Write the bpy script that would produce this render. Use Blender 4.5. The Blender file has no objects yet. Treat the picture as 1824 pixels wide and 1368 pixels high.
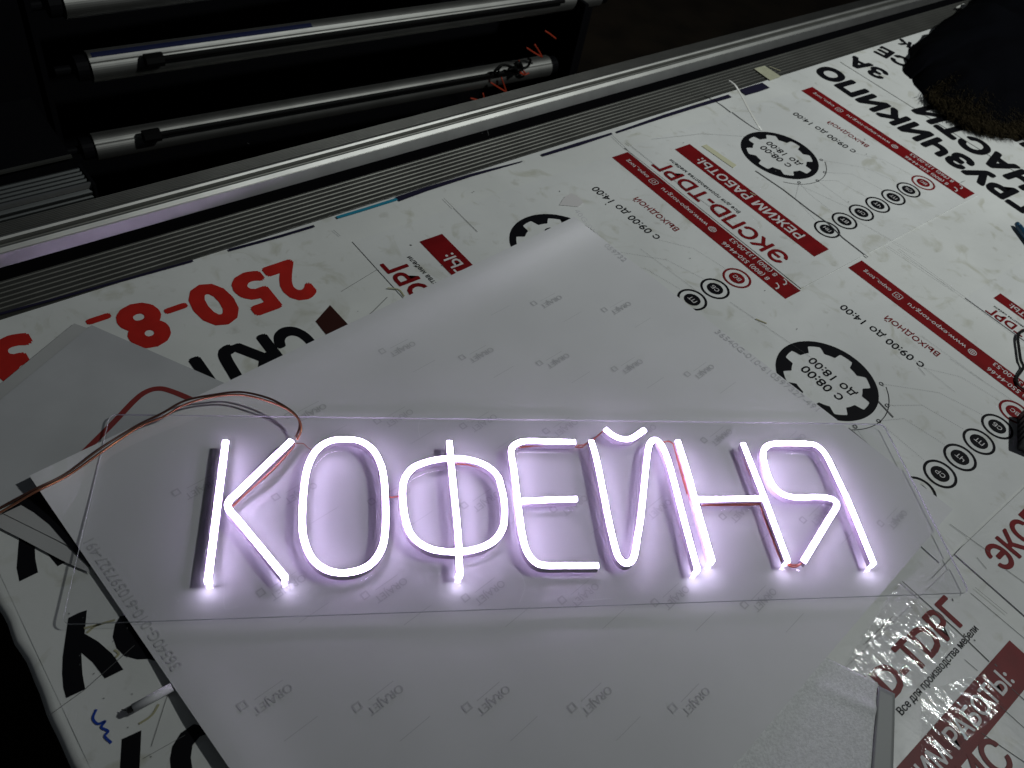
import bpy, math, random
from mathutils import Vector, Matrix, noise, geometry

random.seed(7)
scene = bpy.context.scene
C = scene.collection

# ------------------------------------------------------------------ camera
FPX, PITCH, ROLL = 1534.92171, 0.74516007, 0.25686892      # focal length in px of a 1824 px wide frame
CAM_H = 1.0                                                # one metre above the table top
Rm = (Matrix.Rotation(PITCH, 3, 'X') @ Matrix.Rotation(ROLL, 3, 'Z'))
cam_d = bpy.data.cameras.new('camera')
cam_d.sensor_width = 36.0
cam_d.lens = 36.0 * FPX / 1824.0
cam_d.clip_start = 0.05
cam_d.clip_end = 60.0
cam_d.dof.use_dof = True
cam_d.dof.focus_distance = 1.25
cam_d.dof.aperture_fstop = 9.0
cam = bpy.data.objects.new('camera', cam_d)
C.objects.link(cam)
cam.matrix_world = Matrix.Translation((0, 0, CAM_H)) @ Rm.to_4x4()
scene.camera = cam

# ------------------------------------------------------------------ world (a dark workshop)
w = bpy.data.worlds.new('World')
scene.world = w
w.use_nodes = True
bg = w.node_tree.nodes['Background']
bg.inputs[0].default_value = (0.80, 0.90, 1.0, 1)
bg.inputs[1].default_value = 0.022

# ------------------------------------------------------------------ the workshop ceiling lamp, out of frame to the right
ld = bpy.data.lights.new('ceiling_lamp', 'AREA')
ld.shape = 'DISK'
ld.size = 0.16
ld.energy = 72.0
ld.color = (0.95, 1.0, 0.98)
lamp = bpy.data.objects.new('ceiling_lamp', ld)
C.objects.link(lamp)
lamp.location = (1.90, 1.45, 2.40)
lamp.rotation_euler = Vector((-3.8, 5.0, -2.0)).to_track_quat('-Z', 'Y').to_euler()

scene.view_settings.view_transform = 'Standard'
scene.view_settings.look = 'None'
scene.view_settings.exposure = 0.0
scene.view_settings.gamma = 1.0
scene.view_settings.use_curve_mapping = False
scene.cycles.max_bounces = 10
scene.cycles.transparent_max_bounces = 24
scene.cycles.sample_clamp_indirect = 4.0

# ------------------------------------------------------------------ where a point of the photograph lies on a level at height z
def T(u, v, z=0.0):
    d = Rm @ Vector(((u - 912.0) / FPX, -(v - 684.0) / FPX, -1.0))
    t = (z - CAM_H) / d.z
    return Vector((d.x * t, d.y * t, z))

AR = math.radians(49.45)
A = Vector((math.cos(AR), math.sin(AR), 0))       # along the table rails
N = Vector((-math.sin(AR), math.cos(AR), 0))      # away from the camera, across the rails
def SD(s, d, z=0.0): return A * s + N * d + Vector((0, 0, z))
def rayd(u, v, D):                                # point of the photograph at distance D across the rails
    r = T(u, v) - Vector((0, 0, CAM_H))
    return Vector((0, 0, CAM_H)) + r * (D / r.dot(N))

# ------------------------------------------------------------------ materials
def mat(name, col, rough=0.5, metal=0.0, bump=0.0, bscale=200.0, var=0.0, vscale=6.0, emit=None, es=0.0, coat=0.0, spec=0.5):
    m = bpy.data.materials.new(name); m.use_nodes = True
    nt = m.node_tree; b = nt.nodes['Principled BSDF']
    b.inputs['Base Color'].default_value = (*col, 1)
    b.inputs['Roughness'].default_value = rough
    b.inputs['Metallic'].default_value = metal
    b.inputs['Coat Weight'].default_value = coat
    b.inputs['Coat Roughness'].default_value = 0.12
    b.inputs['Specular IOR Level'].default_value = spec
    tc = nt.nodes.new('ShaderNodeTexCoord')
    geo = nt.nodes.new('ShaderNodeNewGeometry')
    if var:
        n = nt.nodes.new('ShaderNodeTexNoise'); n.inputs['Scale'].default_value = vscale; n.inputs['Detail'].default_value = 7
        nt.links.new(geo.outputs['Position'], n.inputs['Vector'])
        r = nt.nodes.new('ShaderNodeValToRGB')
        r.color_ramp.elements[0].position = 0.36; r.color_ramp.elements[1].position = 0.66
        lo = tuple(c * (1 - var) for c in col); hi = tuple(min(1, c * (1 + var * 0.5)) for c in col)
        r.color_ramp.elements[0].color = (*lo, 1); r.color_ramp.elements[1].color = (*hi, 1)
        nt.links.new(n.outputs['Fac'], r.inputs['Fac']); nt.links.new(r.outputs['Color'], b.inputs['Base Color'])
    if bump:
        n2 = nt.nodes.new('ShaderNodeTexNoise'); n2.inputs['Scale'].default_value = bscale; n2.inputs['Detail'].default_value = 5
        nt.links.new(geo.outputs['Position'], n2.inputs['Vector'])
        bp = nt.nodes.new('ShaderNodeBump'); bp.inputs['Strength'].default_value = bump; bp.inputs['Distance'].default_value = 0.002
        nt.links.new(n2.outputs['Fac'], bp.inputs['Height']); nt.links.new(bp.outputs['Normal'], b.inputs['Normal'])
    if emit:
        b.inputs['Emission Color'].default_value = (*emit, 1); b.inputs['Emission Strength'].default_value = es
    return m

def vinyl(name, col):
    """white printed sheet: satin, smudged, slightly buckled"""
    m = mat(name, col, 0.38)
    nt = m.node_tree; b = nt.nodes['Principled BSDF']; geo = nt.nodes.new('ShaderNodeNewGeometry')
    def noi(sc, det, dist=0.0):
        n = nt.nodes.new('ShaderNodeTexNoise'); n.inputs['Scale'].default_value = sc; n.inputs['Detail'].default_value = det
        n.inputs['Distortion'].default_value = dist; nt.links.new(geo.outputs['Position'], n.inputs['Vector']); return n
    big, fine, sm = noi(3.2, 6, 0.6), noi(38, 8, 0.4), noi(13, 10, 1.6)
    def ramp(src, p0, p1, c0, c1):
        r = nt.nodes.new('ShaderNodeValToRGB'); r.color_ramp.elements[0].position = p0; r.color_ramp.elements[1].position = p1
        r.color_ramp.elements[0].color = (*c0, 1); r.color_ramp.elements[1].color = (*c1, 1)
        nt.links.new(src.outputs['Fac'], r.inputs['Fac']); return r
    r1 = ramp(big, 0.35, 0.65, tuple(c * 0.86 for c in col), col)
    r2 = ramp(sm, 0.28, 0.42, (0.80, 0.79, 0.72), (1, 1, 1))
    r3 = ramp(fine, 0.24, 0.36, (0.82, 0.81, 0.78), (1, 1, 1))
    mx = nt.nodes.new('ShaderNodeMix'); mx.data_type = 'RGBA'; mx.blend_type = 'MULTIPLY'; mx.inputs['Factor'].default_value = 1
    mx2 = nt.nodes.new('ShaderNodeMix'); mx2.data_type = 'RGBA'; mx2.blend_type = 'MULTIPLY'; mx2.inputs['Factor'].default_value = 1
    nt.links.new(r1.outputs['Color'], mx.inputs[6]); nt.links.new(r2.outputs['Color'], mx.inputs[7])
    nt.links.new(mx.outputs[2], mx2.inputs[6]); nt.links.new(r3.outputs['Color'], mx2.inputs[7])
    nt.links.new(mx2.outputs[2], b.inputs['Base Color'])
    rr = nt.nodes.new('ShaderNodeMapRange'); rr.inputs[3].default_value = 0.28; rr.inputs[4].default_value = 0.52
    nt.links.new(sm.outputs['Fac'], rr.inputs[0]); nt.links.new(rr.outputs[0], b.inputs['Roughness'])
    bn = noi(16, 4, 0.8)
    bp = nt.nodes.new('ShaderNodeBump'); bp.inputs['Strength'].default_value = 0.35; bp.inputs['Distance'].default_value = 0.0025
    nt.links.new(bn.outputs['Fac'], bp.inputs['Height']); nt.links.new(bp.outputs['Normal'], b.inputs['Normal'])
    return m

M = {}
M['cover'] = vinyl('cover_white', (0.74, 0.75, 0.73))
M['poster'] = vinyl('poster_white', (0.73, 0.74, 0.73))
M['board'] = mat('board', (0.25, 0.24, 0.22), 0.7, var=0.2)
M['black_ink'] = mat('black_ink', (0.006, 0.006, 0.008), 0.5, spec=0.12)
M['red_ink'] = mat('red_ink', (0.19, 0.006, 0.008), 0.45, spec=0.2, var=0.15, vscale=30)
M['bright_red'] = mat('bright_red_ink', (0.46, 0.018, 0.012), 0.40, var=0.12, vscale=30)
M['brown_ink'] = mat('brown_ink', (0.035, 0.008, 0.005), 0.42)
M['white_ink'] = mat('white_ink', (0.62, 0.60, 0.60), 0.42)
M['navy_ink'] = mat('navy_ink', (0.012, 0.010, 0.03), 0.42)
M['teal_ink'] = mat('teal_ink', (0.02, 0.22, 0.33), 0.42)
M['blue_ink'] = mat('blue_ink', (0.01, 0.05, 0.35), 0.5)
M['thin_ink'] = mat('thin_ink', (0.16, 0.16, 0.17), 0.5)
M['cut'] = mat('cut_and_shadow_line', (0.10, 0.10, 0.10), 0.6)  # cut marks and the painted shadow of the liner's edge
M['stain'] = mat('stain', (0.40, 0.38, 0.24), 0.5)
M['liner'] = mat('liner_paper', (0.66, 0.66, 0.675), 0.48, bump=0.25, bscale=9, var=0.05, vscale=4)
M['liner_ink'] = mat('liner_ink', (0.515, 0.515, 0.53), 0.45)
M['grey_sheet'] = mat('grey_sheet', (0.48, 0.485, 0.50), 0.42, bump=0.2, bscale=12, var=0.10, vscale=7)
M['pale_sheet'] = mat('pale_sheet', (0.44, 0.44, 0.44), 0.45, var=0.06, vscale=8)
M['dull_red'] = mat('dull_red', (0.22, 0.028, 0.026), 0.5)
M['silicone'] = mat('silicone', (0.46, 0.40, 0.50), 0.35, var=0.05, vscale=40)
M['copper'] = mat('copper_wire', (0.30, 0.075, 0.045), 0.35, metal=0.2, coat=0.4)
M['copper_dark'] = mat('copper_cable', (0.50, 0.20, 0.11), 0.28, metal=0.75, coat=0.5)
M['copper_brown'] = mat('copper_brown', (0.10, 0.040, 0.028), 0.32, metal=0.4, coat=0.6)
M['alu'] = mat('aluminium', (0.52, 0.52, 0.51), 0.40, metal=1.0, bump=0.06, bscale=400, var=0.10, vscale=12)
M['alu_lip'] = mat('aluminium_lip', (0.42, 0.42, 0.40), 0.52, metal=1.0, var=0.12, vscale=12)
M['alu_face'] = mat('aluminium_face', (0.66, 0.66, 0.65), 0.40, metal=1.0, var=0.10, vscale=14)
M['alu_rib'] = mat('aluminium_rib', (0.13, 0.13, 0.122), 0.44, metal=1.0, var=0.10, vscale=14)
M['alu_dull'] = mat('aluminium_dull', (0.13, 0.13, 0.118), 0.54, metal=0.85, var=0.15, vscale=10)
M['alu_black'] = mat('aluminium_black', (0.08, 0.085, 0.085), 0.5, metal=0.8)
M['alu_roll'] = mat('aluminium_roller', (0.30, 0.30, 0.285), 0.52, metal=1.0, var=0.12, vscale=14)
M['black_metal'] = mat('black_metal', (0.004, 0.004, 0.005), 0.5, spec=0.05)
M['dark_rod'] = mat('dark_rod', (0.003, 0.003, 0.003), 0.5, spec=0.1)
M['machine'] = mat('machine_black', (0.003, 0.003, 0.004), 0.7, spec=0.06)
M['floor'] = mat('floor_brown', (0.011, 0.008, 0.005), 0.8, spec=0.1, var=0.4, vscale=5)
M['navy_film'] = mat('navy_film', (0.01, 0.014, 0.05), 0.4)
M['orange'] = mat('orange_plastic', (0.30, 0.035, 0.015), 0.5, spec=0.2)
M['jacket'] = mat('navy_cloth', (0.0020, 0.0022, 0.0032), 0.95, spec=0.02, bump=0.4, bscale=300)
M['fur'] = mat('brown_fur', (0.028, 0.021, 0.010), 0.8, spec=0.1, var=0.5, vscale=60)
M['masking'] = mat('masking_tape', (0.42, 0.42, 0.30), 0.6, var=0.1, vscale=50)
M['yellow_tape'] = mat('yellowed_tape', (0.58, 0.57, 0.40), 0.5)
M['white_plastic'] = mat('white_plastic', (0.62, 0.62, 0.58), 0.35)
M['tube_plastic'] = mat('tube_plastic', (0.66, 0.66, 0.68), 0.6, spec=0.2)
M['black_plastic'] = mat('black_plastic', (0.012, 0.012, 0.012), 0.35)
M['blue_plastic'] = mat('blue_plastic', (0.015, 0.07, 0.14), 0.4)
M['smooth_grey'] = mat('smooth_grey', (0.30, 0.31, 0.31), 0.5)
M['felt'] = mat('silver_felt', (0.86, 0.87, 0.88), 0.45, metal=0.0, bump=0.5, bscale=700, var=0.16, vscale=320)
NEON = (0.77, 0.61, 1.0)
M['glow'] = mat('neon_glow', (0.9, 0.9, 0.9), 0.4, emit=NEON, es=60.0)
M['glow_end'] = mat('neon_end', (0.9, 0.9, 0.9), 0.4, emit=(0.80, 0.72, 1.0), es=22.0)

def clear_mat(name, tint, gl, rough, edge=0.0, bump=0.0, bscale=60):
    m = bpy.data.materials.new(name); m.use_nodes = True; nt = m.node_tree
    nt.nodes.remove(nt.nodes['Principled BSDF']); out = nt.nodes['Material Output']
    tr = nt.nodes.new('ShaderNodeBsdfTransparent'); tr.inputs[0].default_value = (*tint, 1)
    g = nt.nodes.new('ShaderNodeBsdfGlossy'); g.inputs['Roughness'].default_value = rough; g.inputs[0].default_value = (1, 1, 1, 1)
    fr = nt.nodes.new('ShaderNodeFresnel'); fr.inputs[0].default_value = gl
    mx = nt.nodes.new('ShaderNodeMixShader')
    gb = nt.nodes.new('ShaderNodeNewGeometry'); inv = nt.nodes.new('ShaderNodeMath'); inv.operation = 'SUBTRACT'; inv.inputs[0].default_value = 1.0
    mul = nt.nodes.new('ShaderNodeMath'); mul.operation = 'MULTIPLY'
    nt.links.new(gb.outputs['Backfacing'], inv.inputs[1]); nt.links.new(fr.outputs[0], mul.inputs[0]); nt.links.new(inv.outputs[0], mul.inputs[1])
    nt.links.new(mul.outputs[0], mx.inputs[0]); nt.links.new(tr.outputs[0], mx.inputs[1]); nt.links.new(g.outputs[0], mx.inputs[2])
    last = mx
    if edge:
        d = nt.nodes.new('ShaderNodeBsdfDiffuse'); d.inputs[0].default_value = (0.75, 0.76, 0.80, 1)
        m2 = nt.nodes.new('ShaderNodeMixShader'); m2.inputs[0].default_value = edge
        nt.links.new(mx.outputs[0], m2.inputs[1]); nt.links.new(d.outputs[0], m2.inputs[2]); last = m2
    if bump:
        geo = nt.nodes.new('ShaderNodeNewGeometry'); n2 = nt.nodes.new('ShaderNodeTexNoise'); n2.inputs['Scale'].default_value = bscale; n2.inputs['Detail'].default_value = 6
        nt.links.new(geo.outputs['Position'], n2.inputs['Vector'])
        bp = nt.nodes.new('ShaderNodeBump'); bp.inputs['Strength'].default_value = bump; bp.inputs['Distance'].default_value = 0.003
        nt.links.new(n2.outputs['Fac'], bp.inputs['Height']); nt.links.new(bp.outputs['Normal'], g.inputs['Normal']); nt.links.new(bp.outputs['Normal'], fr.inputs['Normal'])
    nt.links.new(last.outputs[0], out.inputs[0])
    return m
M['acrylic'] = clear_mat('acrylic', (0.97, 0.97, 0.975), 1.42, 0.04)
M['acrylic_edge'] = clear_mat('acrylic_edge', (0.75, 0.76, 0.80), 1.49, 0.10, edge=0.62)
M['film'] = clear_mat('clear_film', (0.96, 0.96, 0.96), 1.60, 0.07, bump=0.10, bscale=500)

# ------------------------------------------------------------------ builders (every mesh is given in metres of the room; a thing's origin is at its base)
ORG = {}
def prep(o, label, cat, group=None):
    o['label'] = label; o['category'] = cat
    if group: o['group'] = group
def thing(name, label, cat, loc, group=None):
    o = bpy.data.objects.new(name, None); C.objects.link(o); o.empty_display_size = 0.02
    o.location = loc; ORG[o.name] = Vector(loc); prep(o, label, cat, group); return o
def mk(name, verts, faces, m, parent=None, smooth=False, org=None, fm=None):
    o0 = ORG[parent.name] if parent else (Vector(org) if org is not None else Vector((0, 0, 0)))
    me = bpy.data.meshes.new(name)
    me.from_pydata([tuple(Vector(v) - o0) for v in verts], [], faces)
    for mm in (m if isinstance(m, (list, tuple)) else [m]): me.materials.append(mm)
    if fm: me.polygons.foreach_set('material_index', fm)
    if smooth: me.polygons.foreach_set('use_smooth', [True] * len(me.polygons))
    me.update()
    o = bpy.data.objects.new(name, me); C.objects.link(o)
    if parent: o.parent = parent
    else: o.location = o0
    ORG[o.name] = o0
    return o
def structure(o): o['kind'] = 'structure'; return o

class MB:
    def __init__(s): s.v, s.f = [], []
    def add(s, v, f):
        k = len(s.v); s.v += [Vector(x) for x in v]; s.f += [tuple(i + k for i in q) for q in f]; return s
    def build(s, name, m, parent=None, smooth=False, org=None): return mk(name, s.v, s.f, m, parent, smooth, org)

def prism(pts, z0, z1):
    n = len(pts)
    v = [Vector((p[0], p[1], z0)) for p in pts] + [Vector((p[0], p[1], z1)) for p in pts]
    f = [tuple(range(n))[::-1], tuple(range(n, 2 * n))] + [(i, (i + 1) % n, n + (i + 1) % n, n + i) for i in range(n)]
    return v, f
def ccw(pts):
    a = sum(pts[i][0] * pts[(i + 1) % len(pts)][1] - pts[(i + 1) % len(pts)][0] * pts[i][1] for i in range(len(pts)))
    return pts if a > 0 else pts[::-1]
def flat(pts, z): return [Vector((p[0], p[1], z)) for p in ccw(pts)], [tuple(range(len(pts)))]
def px(l, z=0.0): return [T(u, v, z) for u, v in l]

def catmull(P, n, closed=False):
    P = [Vector(p) for p in P]; out = []; k = len(P)
    rng = range(k) if closed else range(k - 1)
    for i in rng:
        if closed: a, b, c, d = P[i - 1], P[i], P[(i + 1) % k], P[(i + 2) % k]
        else:
            b, c = P[i], P[i + 1]; a = P[i - 1] if i else b * 2 - c; d = P[i + 2] if i + 2 < k else c * 2 - b
        for j in range(n):
            t = j / n
            out.append(0.5 * ((2 * b) + (c - a) * t + (2 * a - 5 * b + 4 * c - d) * t * t + (3 * b - a - 3 * c + d) * t ** 3))
    if not closed: out.append(P[-1])
    return out

def tube(path, r, seg=8, closed=False):
    path = [Vector(p) for p in path]; n = len(path); v, f = [], []
    up = Vector((0, 0, 1))
    for i, p in enumerate(path):
        a = path[i - 1] if (i or closed) else p; b = path[(i + 1) % n] if (i < n - 1 or closed) else p
        t = (b - a).normalized(); x = t.cross(up)
        x = x.normalized() if x.length > 1e-4 else Vector((1, 0, 0)); y = x.cross(t)
        rr = r[i] if isinstance(r, list) else r
        for k in range(seg):
            q = 2 * math.pi * k / seg; v.append(p + x * rr * math.cos(q) + y * rr * math.sin(q))
    for i in range(n if closed else n - 1):
        j = (i + 1) % n
        for k in range(seg):
            f.append((i * seg + k, i * seg + (k + 1) % seg, j * seg + (k + 1) % seg, j * seg + k))
    if not closed:
        f.append(tuple(range(seg))[::-1]); f.append(tuple(range((n - 1) * seg, n * seg)))
    return v, f

def ribbon(path, wid, z):
    """flat stripe of the given width along a path"""
    path = [Vector((p[0], p[1], 0)) for p in path]; v, f = [], []
    for i, p in enumerate(path):
        a = path[max(0, i - 1)]; b = path[min(len(path) - 1, i + 1)]; t = (b - a).normalized()
        nn = Vector((-t.y, t.x, 0)); ww = wid[i] if isinstance(wid, list) else wid
        v += [Vector((p.x, p.y, z)) - nn * ww / 2, Vector((p.x, p.y, z)) + nn * ww / 2]
    for i in range(len(path) - 1): f.append((2 * i, 2 * i + 2, 2 * i + 3, 2 * i + 1))
    return v, f

def box_frame(o, x, y, z, lx, ly, lz, bev=0.0):
    """box with its base corner at o along unit axes"""
    v = [o + x * a * lx + y * b * ly + z * c * lz for c in (0, 1) for b in (0, 1) for a in (0, 1)]
    f = [(0, 2, 3, 1), (4, 5, 7, 6), (0, 1, 5, 4), (2, 6, 7, 3), (0, 4, 6, 2), (1, 3, 7, 5)]
    return v, f

_glyph = {}
def glyphs(s, bold=0.0, shear=0.0):
    key = (s, bold, shear)
    if key not in _glyph:
        c = bpy.data.curves.new('lettering', 'FONT'); c.body = s; c.size = 1.0; c.resolution_u = 3; c.shear = shear; c.fill_mode = 'NONE'
        o = bpy.data.objects.new('lettering', c); C.objects.link(o)
        bpy.context.view_layer.update()
        me = bpy.data.meshes.new_from_object(o.evaluated_get(bpy.context.evaluated_depsgraph_get()))
        co = [v.co.copy() for v in me.vertices]; nxt = {}
        for e in me.edges:
            p, q = e.vertices; nxt.setdefault(p, []).append(q); nxt.setdefault(q, []).append(p)
        bpy.data.objects.remove(o); bpy.data.curves.remove(c); bpy.data.meshes.remove(me)
        loops, seen = [], set()
        for st in range(len(co)):                                # outlines, each in drawing order
            if st in seen or st not in nxt: continue
            lp_ = [st]; seen.add(st); cur = (st + 1) if (st + 1) in nxt[st] else nxt[st][0]
            while cur not in seen:
                lp_.append(cur); seen.add(cur); go = [q for q in nxt[cur] if q not in seen]
                if not go: break
                cur = go[0]
            if len(lp_) > 2: loops.append([co[i] for i in lp_])
        def area(l): return 0.5 * sum(l[i].x * l[(i + 1) % len(l)].y - l[(i + 1) % len(l)].x * l[i].y for i in range(len(l)))
        def inside(p, l):
            r = False
            for i in range(len(l)):
                a_, b_ = l[i], l[i - 1]
                if (a_.y > p.y) != (b_.y > p.y) and p.x < (b_.x - a_.x) * (p.y - a_.y) / (b_.y - a_.y) + a_.x: r = not r
            return r
        ar = [area(l) for l in loops]; host = {}
        for i in range(len(loops)):                              # a counter is a smaller loop wholly inside one drawn the other way
            inn = [k for k in range(len(loops)) if k != i and abs(ar[k]) > abs(ar[i]) and ar[k] * ar[i] < 0 and all(inside(p, loops[k]) for p in loops[i])]
            if inn: host[i] = min(inn, key=lambda k: abs(ar[k]))
        outer = [i for i in range(len(loops)) if i not in host]; holes = {i: [] for i in outer}
        for i, k in host.items():
            if k in holes: holes[k].append(i)
        V, F = [], []
        for n_, k in enumerate(outer):
            polys = [loops[k]] + [loops[h] for h in holes[k]]; m0 = len(V); flatp = [p for q in polys for p in q]
            V += [Vector((p.x, p.y, n_ % 4)) for p in flatp]
            for tri in geometry.tessellate_polygon(polys):
                p, q, r = (flatp[i] for i in tri)
                if abs((q - p).cross(r - p).z) < 1e-9: continue
                F.append(tuple(m0 + i for i in tri) if (q - p).cross(r - p).z > 0 else tuple(m0 + i for i in tri[::-1]))
        if bold:                                                 # heavier weight: the outline swept round a small circle
            n = 6 if bold < 0.02 else 10; V0, F0 = V, F; V, F = [], []
            for k in range(n):
                q = 2 * math.pi * (k + 0.5) / n; d = Vector((math.cos(q) * bold, math.sin(q) * bold, k * 4.0))
                m0 = len(V); V += [p + d for p in V0]; F += [tuple(i + m0 for i in g) for g in F0]
        _glyph[key] = (V, F)
    return _glyph[key]
def lettering(s, p0, p1, z, bold=0.0, hs=1.0, cap=0.72, shear=0.0, lift=None):
    """text whose half-height line runs from p0 to p1 (x, y)"""
    V, F = glyphs(s, bold, shear)
    x0 = min(v.x for v in V); x1 = max(v.x for v in V)
    p0 = Vector((p0[0], p0[1], 0)); p1 = Vector((p1[0], p1[1], 0))
    e = p1 - p0; k = e.length / (x1 - x0); e.normalize(); up = Vector((-e.y, e.x, 0))
    out = []
    for v in V:
        q = p0 + e * (v.x - x0) * k + up * (v.y - cap / 2) * k * hs
        q.z = (z if lift is None else lift(q.x, q.y) + z) + v.z * 4e-6
        out.append(q)
    return out, F

def ring(c, r0, r1, z, n=48):
    v, f = [], []
    for i in range(n):
        a = 2 * math.pi * i / n
        v += [Vector((c[0] + r0 * math.cos(a), c[1] + r0 * math.sin(a), z)), Vector((c[0] + r1 * math.cos(a), c[1] + r1 * math.sin(a), z))]
    for i in range(n):
        j = (i + 1) % n; f.append((2 * i, 2 * i + 1, 2 * j + 1, 2 * j))
    return v, f
def disc(c, r, z, n=40):
    return [Vector((c[0] + r * math.cos(2 * math.pi * i / n), c[1] + r * math.sin(2 * math.pi * i / n), z)) for i in range(n)], [tuple(range(n))]
def extrude(prof, s0, s1, closed=False):
    """profile of (d, z) points drawn along the rails"""
    n = len(prof); v = [SD(s0, d, z) for d, z in prof] + [SD(s1, d, z) for d, z in prof]
    f = [(i, (i + 1) % n, n + (i + 1) % n, n + i) for i in range(n if closed else n - 1)]
    if closed: f += [tuple(range(n))[::-1], tuple(range(n, 2 * n))]
    return v, f

# ================================================================== SETTING
structure(mk('floor', [(-8, -6, -0.9), (10, -6, -0.9), (10, 14, -0.9), (-8, 14, -0.9)], [(0, 1, 2, 3)], M['floor']))
S0, S1, D0, D1 = -0.035, 4.4, -0.95, 1.083
v, f = box_frame(SD(S0 + 0.004, D0, -0.045), A, N, Vector((0, 0, 1)), S1 - S0 - 0.004, D1 - D0 - 0.004, 0.040)
structure(mk('tabletop', v, f, M['board']))

def cover_edge(d):
    return S0 + 0.006 * noise.noise(Vector((d * 7, 1.3, 0))) + 0.0025 * noise.noise(Vector((d * 30, 5.1, 0)))
v, f = [], []
nd = 150
cols = [-0.012, -0.006, 0.0, 0.006, 0.02, 0.05, 0.1, 0.2]
for j in range(nd + 1):
    d = D0 + (D1 - D0) * j / nd; e0 = cover_edge(d)
    for c in cols:
        z = 0.0
        if c < 0: z = c * (1.3 + 0.6 * noise.noise(Vector((d * 9, 7, 0))))
        elif c < 0.1: z = 0.0012 * (1 - c / 0.1) * noise.noise(Vector((d * 14, c * 30, 3)))
        v.append(SD(e0 + max(c, -0.007) + (0.0 if c > -0.01 else 0.002), d, z - 0.0004))
    v.append(SD(S1, d, -0.0004))
k = len(cols) + 1
for j in range(nd):
    for i in range(k - 1): f.append((j * k + i, j * k + i + 1, (j + 1) * k + i + 1, (j + 1) * k + i))
cover = structure(mk('table_cover', v, f, M['cover'], smooth=True))

# printed scraps along the cover's far edge, cut marks, one painted edge shadow and smudges belong to the cover
def stripe(name, l, wd, m, z=0.0022):
    v, f = ribbon(px(l), wd, z); return mk(name, v, f, m, cover)
stripe('navy_stripe', [(0, 561), (150, 520), (344, 466)], 0.005, M['navy_ink'])
stripe('navy_stripe', [(408, 447), (500, 422), (560, 404)], 0.006, M['navy_ink'])
stripe('teal_stripe', [(600, 389), (650, 374), (707, 356)], 0.007, M['teal_ink'])
stripe('navy_stripe', [(708, 356), (760, 338), (840, 313), (930, 289)], [0.014, 0.011, 0.008, 0.003], M['navy_ink'])
stripe('navy_stripe', [(965, 278), (1030, 258), (1090, 239)], [0.008, 0.010, 0.006], M['navy_ink'])
stripe('navy_stripe', [(1098, 237), (1180, 209), (1240, 190), (1300, 172)], [0.006, 0.010, 0.011, 0.013], M['navy_ink'])
stripe('navy_stripe', [(1322, 166), (1345, 159), (1364, 153)], [0.026, 0.028, 0.026], M['navy_ink'])
cuts_and_shadow = [([(1345, 306), (1395, 340), (1440, 375), (1475, 400), (1500, 425), (1545, 460)], 0.0035), ([(1090, 243), (1180, 330)], 0.0016), ([(1115, 255), (1215, 335), (1300, 395)], 0.0014),
        ([(790, 355), (850, 415)], 0.0016), ([(1510, 764), (1586, 828)], 0.0028), ([(1563, 716), (1590, 745)], 0.003), ([(1600, 445), (1824, 610)], 0.0010), ([(1580, 440), (1700, 520)], 0.0009),  # the dark line along the liner's edge is its shadow, drawn in
        ([(1690, 935), (1760, 985)], 0.0014), ([(1790, 1016), (1830, 1045)], 0.0014), ([(1735, 1048), (1792, 1095)], 0.0012), ([(1727, 1058), (1824, 1140)], 0.0013), ([(1605, 1037), (1700, 1122), (1760, 1180)], 0.0022),
        ([(1800, 1228), (1830, 1255)], 0.0018), ([(1778, 1258), (1830, 1305)], 0.0014), ([(1746, 1307), (1824, 1360)], 0.0016), ([(1716, 971), (1658, 1032)], 0.0010), ([(1588, 1100), (1540, 1148)], 0.0010),
        ([(88, 1275), (150, 1230), (240, 1150)], 0.0012), ([(300, 1235), (270, 1330)], 0.0009), ([(255, 1352), (330, 1310)], 0.0008), ([(608, 520), (690, 470), (735, 445)], 0.0014), ([(640, 575), (665, 555), (690, 530)], 0.0018),
        ([(1300, 540), (1460, 650)], 0.0008), ([(1330, 455), (1420, 520)], 0.0006), ([(1640, 600), (1750, 680)], 0.0006), ([(1140, 445), (1240, 520)], 0.0006), ([(440, 255), (445, 258)], 0.001),
        ([(1500, 380), (1640, 460)], 0.0007), ([(1420, 330), (1540, 385)], 0.0006), ([(1160, 250), (1250, 240), (1330, 245)], 0.0007), ([(1690, 640), (1824, 730)], 0.0007), ([(1560, 590), (1700, 700)], 0.0006)]
mb = MB()
for l, wd in cuts_and_shadow: mb.add(*ribbon(px(l), wd * (0.75 if wd > 0.002 else 0.55), 0.0030 if l[0][0] > 680 else 0.0012))
rnd = random.Random(3)
for _ in range(90):                                       # specks and nicks
    c = T(rnd.uniform(560, 1824), rnd.uniform(200, 1300)); a = rnd.uniform(0, 6.28); L = rnd.choice([0.0015, 0.002, 0.003, 0.004, 0.02])
    dv = Vector((math.cos(a), math.sin(a), 0)) * L / 2; mb.add(*ribbon([c - dv, c + dv], 0.0007 if L > 0.006 else rnd.uniform(0.001, 0.0022), 0.0030))
for _ in range(40):
    c = T(rnd.uniform(20, 300), rnd.uniform(980, 1368)); a = rnd.uniform(0, 6.28); L = rnd.choice([0.0012, 0.002, 0.0015])
    dv = Vector((math.cos(a), math.sin(a), 0)) * L / 2; mb.add(*ribbon([c - dv, c + dv], 0.0008, 0.0012)) if c.dot(A) > 0.0 else None
o = mb.build('cut_and_shadow_mark', M['cut'], cover); o['kind'] = 'stuff'
mb = MB()
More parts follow.
